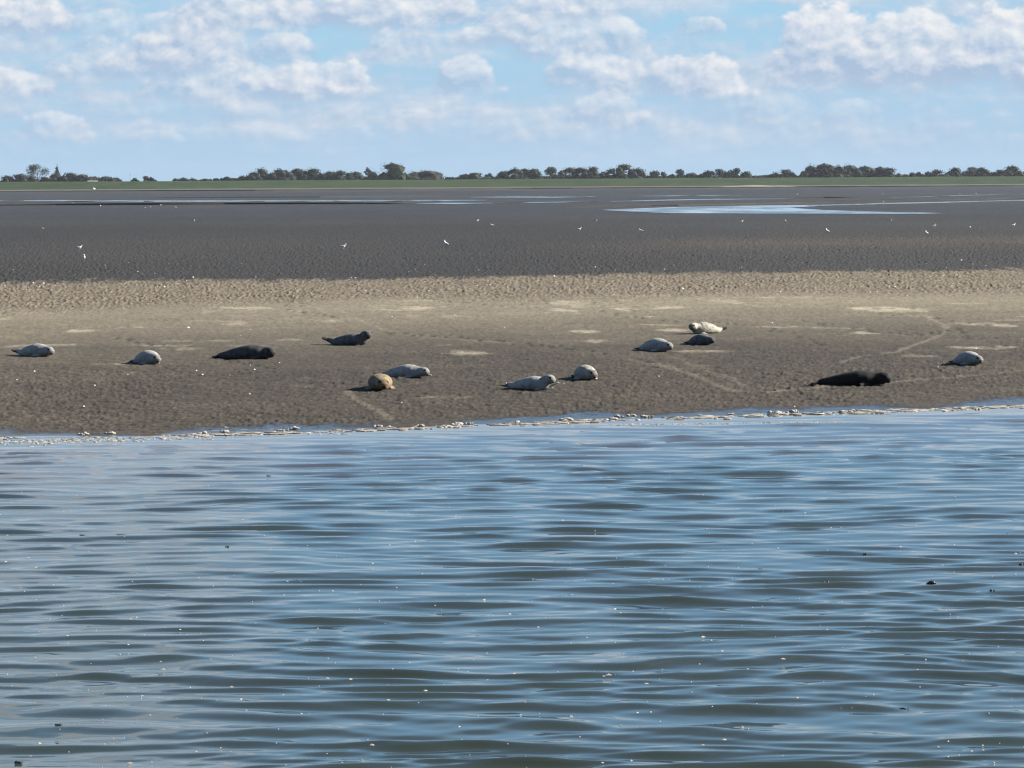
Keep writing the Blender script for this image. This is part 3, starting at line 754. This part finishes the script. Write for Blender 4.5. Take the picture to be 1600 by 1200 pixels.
    dark = np.maximum(dark, sst(-np.linalg.norm(co - nose, axis=1), -.055 * k, -.035 * k))
    im = idx(.98)
    mouth = np.array(C[im] - B[im] * .05 * k)
    dark = np.maximum(dark, .7 * sst(-np.linalg.norm((co - mouth) * np.array([1, 1, 2.2]), axis=1), -.04 * k, -.02 * k))
    tl = np.array(C[0]); dark = np.maximum(dark, .85 * sst(-np.linalg.norm(co - tl - np.array(tg0) * .15 * k, axis=1), -.26 * k, -.17 * k))
    set_attr(me_, 'face', face); set_attr(me_, 'dark', dark)
    me_.polygons.foreach_set('use_smooth', [True] * len(me_.polygons))
    p = at(px, py)
    o = link('seal', me_, COATS[coatname], label=label, category='seal', group='seals resting on the sandbank')
    o.location = (p.x, p.y, p.z - .028)
    o.rotation_euler = (0, 0, R(yaw))
    return o
seal(56, 556, -36, 1.22, 'pale', 'pale grey seal lying at the far left, head to the right', head_turn=-18, tail_lift=.07, fat=1.0)
seal(230, 568, -55, 1.18, 'pale', 'pale plump seal second from the left, left of the long dark grey seal', head_turn=-10, fat=1.08)
seal(388, 560, -12, 1.48, 'grey', 'long dark grey seal third from the left, turning its dark face to the water', head_turn=-48, head_lift=.06, fat=.92)
seal(548, 539, -18, 1.30, 'slate', 'slate grey seal with its head raised, above the golden seal', head_lift=.19, head_turn=-45, tail_lift=.10, fat=.94)
seal(594, 607, -84, 1.45, 'golden', 'golden brown round seal facing the water head-on', head_turn=8, fat=1.02, tall=.86)
seal(634, 589, -27, 1.16, 'pale', 'pale seal stretched out right behind the golden seal, flipper sticking out right', head_turn=-10, out_flip=(-1, .15, 1.0), fat=.98)
seal(831, 608, -24, 1.14, 'pale', 'pale seal with raised head and one fore flipper stretched to the right', head_lift=.15, head_turn=-25, tail_lift=.05, out_flip=(-1, .25, 1.0), fat=.98)
seal(914, 592, -76, 1.25, 'spotted', 'round mottled seal facing the water, right of the flipper-stretching seal', head_turn=16, head_lift=.05, fat=1.0)
seal(1025, 548, -52, 1.20, 'pale', 'pale plump seal left of the pair on the right half of the bank', head_turn=-4, fat=1.06)
seal(1102, 521, 216, 1.18, 'spotted', 'spotted seal farthest from the water, raised head looking left', head_lift=.13, head_turn=25, tail_lift=.08, fat=1.08)
seal(1095, 538, -58, 1.06, 'slate', 'small dark slate seal just in front of the spotted seal', head_turn=10, fat=1.05)
seal(1336, 602, -7, 1.52, 'black', 'long black seal lying near the water on the right', head_turn=-16, fat=.86)
seal(1512, 569, -66, 1.16, 'pale', 'pale seal at the far right of the bank facing the water', head_turn=0, fat=1.06)

# ------------------------------------------------------------------ gulls
gm = [mat('gull_white', (.88, .88, .86), .7, .3)[0], mat('gull_grey_wing', (.52, .54, .57), .7, .3)[0], mat('gull_black_tip', (.02, .02, .02), .7, .3)[0], mat('gull_leg', (.30, .20, .12), .6, .3)[0]]
def gull_mesh(lean=0.0, flying=False):
    vs, fs, mi = [], [], []
    def add_loft(st, m_, seg=10):
        b0 = len(vs)
        for (x, z, ry, rz) in st:
            for k in range(seg):
                a = 2 * math.pi * k / seg; vs.append(Vector((x, math.cos(a) * ry, z + math.sin(a) * rz)))
        for i in range(len(st) - 1):
            for k in range(seg):
                k2 = (k + 1) % seg; fs.append((b0 + i * seg + k, b0 + i * seg + k2, b0 + (i + 1) * seg + k2, b0 + (i + 1) * seg + k)); mi.append(m_)
        fs.append(tuple(b0 + k for k in range(seg))[::-1]); mi.append(m_)
        fs.append(tuple(b0 + (len(st) - 1) * seg + k for k in range(seg))); mi.append(m_)
    z0 = .17
    add_loft([(-.24, z0 + .03, .028, .008), (-.17, z0 + .02, .04, .022), (-.08, z0, .068, .06), (.0, z0 - .005, .082, .082), (.08, z0 + .015, .075, .08), (.13, z0 + .06, .05, .06), (.155, z0 + .11, .038, .042), (.175, z0 + .15, .038, .038), (.205, z0 + .155, .034, .033), (.225, z0 + .152, .016, .016)], 0)
    add_loft([(.222, z0 + .150, .011, .011), (.262, z0 + .143, .009, .010), (.275, z0 + .135, .004, .005)], 3, 6)
    for s in (-1, 1):
        if flying:
            b0 = len(vs)
            pts = [(.08, .07, z0 + .05), (-.08, .07, z0 + .04), (.12, .30, z0 + .17), (-.04, .30, z0 + .15), (.02, .60, z0 + .12), (-.06, .60, z0 + .11)]
            for (x, y, z) in pts: vs.append(Vector((x, y * s, z))); vs.append(Vector((x, y * s, z - .012)))
            for a, c in ((0, 2), (2, 4)):
                i0, i1, j0, j1 = b0 + a * 2, b0 + a * 2 + 2, b0 + c * 2, b0 + c * 2 + 2
                fs.extend([(i0, i1, j1, j0), (i0 + 1, j0 + 1, j1 + 1, i1 + 1), (i0, j0, j0 + 1, i0 + 1), (i1, i1 + 1, j1 + 1, j1)]); mi.extend([1 if a == 0 else 2] * 4)
        else:
            b0 = len(vs); st = [(.09, .066, z0 + .045, .012, .035), (.0, .078, z0 + .03, .014, .058), (-.10, .066, z0 + .025, .013, .048), (-.20, .036, z0 + .025, .010, .026), (-.31, .012, z0 + .03, .005, .008)]
            for (x, y, z, ry, rz) in st:
                for k in range(6):
                    a = 2 * math.pi * k / 6; vs.append(Vector((x, (y + math.cos(a) * ry) * s, z + math.sin(a) * rz)))
            for i in range(4):
                for k in range(6):
                    k2 = (k + 1) % 6; fs.append((b0 + i * 6 + k, b0 + i * 6 + k2, b0 + i * 6 + 6 + k2, b0 + i * 6 + 6 + k)); mi.append(1 if i < 3 else 2)
        n0_ = len(fs)
        if not flying:
            tube(vs, fs, [(.0, .03 * s, z0 - .06), (-.012, .032 * s, .07), (.005, .034 * s, .008)], [.012, .007, .007], 5)
            tube(vs, fs, [(-.01, .034 * s, .008), (.06, .036 * s, .005)], [.012, .014], 5)
        mi.extend([3] * (len(fs) - n0_))
    if lean:
        rot = Matrix.Rotation(lean, 3, 'Y')
        for i, v in enumerate(vs):
            if v.z > .11: vs[i] = rot @ (v - Vector((0, 0, .15))) + Vector((0, 0, .15))
    me_ = pyd('gull', vs, fs, True)
    for m_ in gm: me_.materials.append(m_)
    me_.polygons.foreach_set('material_index', mi)
    return me_
G_STAND, G_LEAN, G_FLY = gull_mesh(), gull_mesh(-.4), gull_mesh(flying=True)
GULLS = [(124, 390.5, 20, G_STAND, 1.15, 'white gull upper of the close pair at left on dark mud'), (131, 407, -80, G_STAND, 1.3, 'white gull lower of the close pair at left, nearest the tan sand'),
 (69, 360, 160, G_STAND, 1.1, 'white gull alone far left on dark mud above the close pair'), (303, 347, -60, G_STAND, 1.25, 'white gull right of the close pair, below the long channel'),
 (536, 389, 8, G_STAND, 1.25, 'white gull facing right with dark wingtips pointing left, left of centre'), (697, 385, 165, G_LEAN, 1.35, 'white gull stretching its neck up left, near the middle of the dark mud'),
 (746, 346.5, 30, G_STAND, 1.1, 'white gull left of the two by the middle under the channel'), (769, 354, 200, G_STAND, 1.1, 'white gull right of the two by the middle under the channel'),
 (905, 361, 15, G_STAND, 1.25, 'white gull lower of the two left below the tidal pool'), (931, 347, -40, G_STAND, 1.15, 'white gull upper of the two left below the tidal pool'),
 (1002, 363, 190, G_STAND, 1.15, 'white gull alone below the left tip of the tidal pool'), (1159, 348, 20, G_STAND, 1.1, 'white gull just below the middle of the tidal pool'),
 (1228, 347.5, 170, G_LEAN, 1.0, 'greyish gull below the tidal pool, right of its middle'), (1293, 364.5, 150, G_LEAN, 1.3, 'white gull leaning, lowest one below the right part of the tidal pool'),
 (1391, 347, -20, G_STAND, 1.2, 'white gull just below the right tail of the tidal pool'), (1459, 355.5, 10, G_STAND, 1.25, 'white gull upper of the close pair at right on dark mud'),
 (1448, 367, 140, G_LEAN, 1.1, 'white gull lower of the close pair at right on dark mud'), (1516, 358, 90, G_STAND, 1.0, 'greyish gull between the right pair and the right edge'), (1584, 354, 30, G_STAND, 1.2, 'white gull nearest the right edge on dark mud'),
 (226, 326, 0, G_STAND, 1.2, 'tiny far gull leftmost of the four below the long channel'), (236, 325, 180, G_STAND, 1.2, 'tiny far gull second from left of the four below the long channel'), (251, 321.5, 40, G_STAND, 1.2, 'tiny far gull highest of the four below the long channel'), (275, 325.5, 200, G_STAND, 1.3, 'tiny far gull rightmost of the four below the long channel'),
 (114, 318.5, 10, G_STAND, 1.2, 'tiny far gull just below the long channel at far left'), (157, 322.5, 70, G_STAND, 1.1, 'tiny far gull below the long channel, left of the four'), (571, 318.5, -70, G_STAND, 1.5, 'tiny far gull at the waterline below the long channel, left of centre'),
 (1380, 317.5, -80, G_STAND, 1.5, 'tiny far gull on the bank above the tail of the tidal pool'), (1379, 304, 10, G_STAND, 1.4, 'tiny far gull on the far flats under the right wood'), (1500, 304, 100, G_STAND, 1.4, 'tiny far gull on the far flats, left of two near the right edge'), (1525, 303.5, 10, G_STAND, 1.5, 'tiny far gull on the far flats, right of two near the right edge'), (1246, 304.5, 60, G_STAND, 1.4, 'tiny far gull on the far flats left of the right wood')]
for (px, py, yaw, gme, sc, lab) in GULLS:
    p = at(px, py)
    o = link('gull', gme, None, label=lab, category='gull', group='gulls scattered over the mudflat')
    o.location = p; o.rotation_euler = (0, 0, R(yaw)); o.scale = (sc * .76,) * 3
d = ray(147, 297); P = CAM + d * (900 / d.y)
o = link('gull', G_FLY, None, label='gull flying low over the far flats at left with wings spread', category='gull', group='gulls scattered over the mudflat')
o.location = P; o.rotation_euler = (R(20), 0, R(60)); o.scale = (1.6,) * 3

# ------------------------------------------------------------------ shells scattered over the flat
shell_m, _, _ = mat('bleached_shell', (.75, .72, .66), .6, .4)
vs, fs = [], []
for k in range(170):
    if k < 12: px, py = [(215, 425), (302, 434), (52, 443), (68, 443), (257, 449), (555, 435), (930, 418), (1067, 452), (866, 432), (1398, 449), (294, 513), (1502, 407)][k]
    else: px, py = random.uniform(-40, 1640), random.uniform(400, 640) if random.random() < .4 else random.uniform(410, 465)
    c = at(px, py); s = random.uniform(.012, .03) if k > 11 else .05
    o0 = len(vs); a0 = random.uniform(0, 6.28)
    for j in range(7):
        a = a0 + j * 2 * math.pi / 7; r = s * (1.15 if j < 4 else .8); vs.append((c.x + math.cos(a) * r, c.y + math.sin(a) * r, c.z + .012))
    vs.append((c.x, c.y, c.z + .018 + s * .8))
    for j in range(7): fs.append((o0 + j, o0 + (j + 1) % 7, o0 + 7))
link('shells', pyd('shells', vs, fs, True), shell_m, label='small bleached shells scattered over sand and mud', category='shells', kind='stuff')

# ------------------------------------------------------------------ sea foam
foam_m = vary('sea_foam', (0.4740, 0.4424, 0.3871), (0.2686, 0.2370, 0.1975), 22, .85, .3, 'Object', bump=.01, bscale=40)
_ib = bmesh.new(); bmesh.ops.create_icosphere(_ib, subdivisions=2, radius=1.0)
ICO_V = np.array([v.co[:] for v in _ib.verts]); ICO_F = [tuple(v.index for v in f.verts) for f in _ib.faces]; _ib.free()
def blob(acc, c, r, flat=.7, seed=0, stretch=1.0):
    rg = np.random.default_rng(seed)
    off = rg.normal(size=(6, 3)); off /= np.linalg.norm(off, axis=1)[:, None]
    f = 1 + .30 * (np.clip(ICO_V @ off.T, 0, 1) ** 5).sum(1) + rg.uniform(-.10, .10, len(ICO_V))
    v = ICO_V * np.array([rg.uniform(.8, 1.5) * stretch, rg.uniform(.8, 1.2), flat]) * (r * f)[:, None] + np.array(c)
    o = sum(len(a_) for a_ in acc[0]); acc[0].append(v); acc[1].append(o)
def blob_mesh(name, acc):
    V_ = np.concatenate(acc[0]); F_ = [tuple(i + o for i in f) for o in acc[1] for f in ICO_F]
    return pyd(name, V_.tolist(), F_, True)
CL = [(175, 679, 10, 'cream foam lump alone at left, below the pale second seal', 4), (318, 678, 9, 'left lump of the foam group below the long dark grey seal', 3), (350, 675.5, 8, 'right lump of the foam group below the long dark grey seal', 4), (351, 679.5, 7, 'low front lump of the foam group below the long dark grey seal', 3), (128, 679.5, 9, 'flat foam lump left of the lone cream lump at left', 3),
      (457, 671, 9, 'tall foam lump below the gap between dark grey and golden seals', 5), (441, 673.5, 8, 'low foam lump touching the left of the tall lump', 3), (588, 667, 9, 'foam lump straight below the golden seal', 3), (608, 667.5, 6, 'small foam lump just right of the one below the golden seal', 2), (657, 666, 9, 'foam lump below the stretched pale seal', 3), (700, 667.5, 10, 'flat pale foam lump right of the lump below the stretched pale seal', 4), (716, 664, 10, 'upper of two foam lumps midway between the golden and the flipper-stretching seals', 3), (733, 662.5, 8, 'rightmost foam lump midway between the golden and the flipper-stretching seals', 3),
      (806, 661, 9, 'left foam lump below the flipper-stretching seal', 4), (817, 662.5, 7, 'right foam lump below the flipper-stretching seal', 3), (885, 657.5, 10, 'foam lump left of the biggest foam heap', 4), (944, 656.5, 7, 'small foam lump at the left foot of the biggest foam heap', 2), (958, 655.5, 9, 'front part of the biggest foam heap right of the mottled seal', 4), (967, 652, 9, 'back part of the biggest foam heap right of the mottled seal', 4), (987, 650.5, 8, 'dark-spotted foam lump right of the biggest foam heap', 4), (1011, 652, 10, 'foam lump second right of the biggest foam heap', 4),
      (1143, 648, 7, 'small foam lump left of the long foam ridge', 3), (1207, 647, 12, 'left end of the long foam ridge left of the black seal', 5), (1222, 646, 9, 'middle of the long foam ridge left of the black seal', 4), (1240, 644, 9, 'right end of the long foam ridge left of the black seal', 4), (1333, 642.5, 9, 'tall foam lump straight below the black seal', 5), (1318, 644, 9, 'flat foam lump left of the tall one below the black seal', 3), (1345, 646, 6, 'small foam lump right of the tall one below the black seal', 2), (1435, 644, 6, 'small foam lump between the black seal and the right edge', 2), (1480, 642, 9, 'left lump of the foam pair below the far right seal', 4), (1498, 638.5, 8, 'middle foam lump below the far right seal', 3), (1523, 640, 9, 'right lump of the foam pair below the far right seal', 3)]
for i, (px, py, wpx, lab, nb) in enumerate(CL):
    p = at_z(px, py, .0); z = max(ground_z(p.x, p.y), -.015); k = wpx * .85 / px_per_m(p)
    bm = ([], []); rr = random.Random(i)
    for j in range(nb * 2 + 3):
        r = k * rr.uniform(.14, .40)
        blob(bm, Vector((rr.gauss(0, .5) * k, rr.uniform(-.5, .5) * k, r * rr.uniform(.1, .6))), r, rr.uniform(.5, .8), i * 10 + j)
    me_ = blob_mesh('foam_lump', bm)
    o = link('foam_lump', me_, foam_m, label=lab, category='foam', group='foam lumps along the waterline'); o.location = (p.x, p.y, z)
# thin foam line and bubbles along the edge
bm = ([], [])
for k in range(800):
    u = random.uniform(-.165, .165); x = u * 66
    dens = float(fb(np.array([x * .8]), np.array([.5]), 401, 3)[0])
    if random.random() > sst(dens, .3, .62): continue
    y = float(shore(np.array([x]))[0]) + random.gauss(-.25, .22)
    r = random.uniform(.008, .030)
    blob(bm, Vector((x, y, .004)), r, random.uniform(.3, .6), k, random.uniform(1.5, 6))
for k in range(420):                                  # churned foam of a small breaker at the left
    px = random.uniform(0, 330) if random.random() < .7 else random.uniform(0, 560); py = 692 - px * .032 + random.gauss(0, 2.2)
    p = at_z(px, py); blob(bm, Vector((p.x, p.y, float(wave(np.array([p.x]), np.array([p.y]))[0]))), random.uniform(.006, .022), .35, k + 2000, random.uniform(1, 3.5))
for k in range(200):
    px = random.uniform(960, 1320); py = 664 - (px - 960) * .012 + random.gauss(0, 1.3)
    p = at_z(px, py); blob(bm, Vector((p.x, p.y, float(wave(np.array([p.x]), np.array([p.y]))[0]))), random.uniform(.006, .014), .3, k + 4000, random.uniform(1, 3))
me_ = blob_mesh('foam_line', bm)
link('foam_line', me_, foam_m, kind='stuff', label='thin broken line of foam bubbles along the waterline', category='foam')
# flecks of foam floating on the water
N = 520
px = RNG.uniform(-60, 1660, N); py = 730 + 480 * RNG.random(N) ** .75
keep = RNG.random(N) < .30 + 1.0 * fb(px / 260, py / 130, 410, 3)
pts = [at_z(a, b_) for a, b_ in zip(px[keep], py[keep])]
fx = np.array([p.x for p in pts]); fy = np.array([p.y for p in pts]); fz = wave(fx, fy)
vs, fs = [], []
for x, y, z in zip(fx, fy, fz):
    r = random.uniform(.004, .010) if random.random() < .8 else random.uniform(.010, .020)
    el = random.uniform(1, 1.9); a0 = random.uniform(-.5, .5); o0 = len(vs); n = 8
    for j in range(n):
        a = 2 * math.pi * j / n; q = r * random.uniform(.75, 1.2); lx, ly = math.cos(a) * q * el, math.sin(a) * q * 1.3
        vs.append((x + lx * math.cos(a0) - ly * math.sin(a0), y + lx * math.sin(a0) + ly * math.cos(a0), z - .002))
    vs.append((x, y, z + .004 + r * .35))
    for j in range(n): fs.append((o0 + j, o0 + (j + 1) % n, o0 + n))
link('foam_flecks', pyd('foam_flecks', vs, fs, True), foam_m, kind='stuff', label='small white foam flecks floating all over the water', category='foam')

# ------------------------------------------------------------------ floating seaweed scraps
weed_m = vary('dark_seaweed', (.012, .011, .008), (.035, .028, .014), 20, .4, .5)
WEED = [(130, 837, 12, 'small dark seaweed scrap, left of the two at upper left water'), (190, 836, 14, 'dark seaweed scrap, right of the two at upper left water'), (355, 854, 7, 'tiny seaweed scrap right of the pair at upper left water'), (421, 745, 5, 'tiny seaweed scrap near the shore at left'), (460, 905, 7, 'tiny seaweed scrap in the left middle of the water'),
        (880, 892, 16, 'low row of seaweed tips in the middle of the water'), (1288, 912, 14, 'seaweed with upright tips left of the biggest floating scrap'), (1455, 913, 17, 'biggest floating dark scrap, curved, at right'), (1551, 924, 10, 'small seaweed scrap right of the biggest scrap'), (1352, 866, 8, 'tiny seaweed scrap above and between the upright tips and the curved scrap'), (1580, 835, 14, 'seaweed scrap near the right edge, upper one'), (1596, 882, 10, 'seaweed scrap cut by the right edge'), (1413, 1108, 18, 'thin flat seaweed strand at lower right'), (92, 1138, 13, 'seaweed scrap with bumps at lower left'), (30, 1191, 12, 'seaweed scrap at the bottom left corner'), (1188, 890, 6, 'tiny seaweed scrap left of the upright tips')]
for i, (px, py, wpx, lab) in enumerate(WEED):
    p = at_z(px, py); z = float(wave(np.array([p.x]), np.array([p.y]))[0]); Wm = wpx * .85 / px_per_m(p); rr = random.Random(i + 50)
    vs, fs = [], []
    stem = [(-Wm * .5 + Wm * f, rr.uniform(-.015, .015), .004 + .004 * math.sin(f * 9)) for f in np.linspace(0, 1, 7)]
    if px == 1455: stem = [(-Wm * .5 + Wm * f, 0, -.004 + .022 * math.sin(math.pi * f) ** .8 * (.5 + f)) for f in np.linspace(0, 1, 9)]
    tube(vs, fs, stem, [(.006 if px != 1455 else .018) * (1.2 - abs(f - .5)) for f in np.linspace(0, 1, len(stem))], 6)
    if px != 1413:
        for j in range(4 if wpx > 9 else 3):
            s = stem[rr.randrange(1, len(stem) - 1)]; h = rr.uniform(.02, .045) if px == 1288 else rr.uniform(.006, .018)
            x = s[0] + rr.uniform(-.02, .02)
            tube(vs, fs, [(x, s[1], -.01), (x + rr.uniform(-.01, .01), s[1], h * .6), (x + rr.uniform(-.015, .015), s[1], h)], [.006, .009, .004], 6)
    o = link('seaweed', pyd('seaweed', vs, fs, True), weed_m, label=lab, category='seaweed', group='seaweed scraps floating on the water'); o.location = (p.x, p.y, z)

# ------------------------------------------------------------------ air: thin haze over the flats
hm = bpy.data.materials.new('thin_haze'); hm.use_nodes = True
t = hm.node_tree; t.nodes.clear()
mo = t.nodes.new('ShaderNodeOutputMaterial'); pv = t.nodes.new('ShaderNodeVolumePrincipled')
pv.inputs['Color'].default_value = (.80, .88, 1.0, 1); pv.inputs['Density'].default_value = .000024; pv.inputs['Anisotropy'].default_value = .2
t.links.new(pv.outputs[0], mo.inputs['Volume'])
x0, x1, y0, y1, z0, z1 = -21000, 21000, -80, 3250, -3, 22.5
link('haze', pyd('haze', [(x0, y0, z0), (x1, y0, z0), (x1, y1, z0), (x0, y1, z0), (x0, y0, z1), (x1, y0, z1), (x1, y1, z1), (x0, y1, z1)],
     [(0, 3, 2, 1), (4, 5, 6, 7), (0, 1, 5, 4), (1, 2, 6, 5), (2, 3, 7, 6), (3, 0, 4, 7)]), hm, kind='stuff')
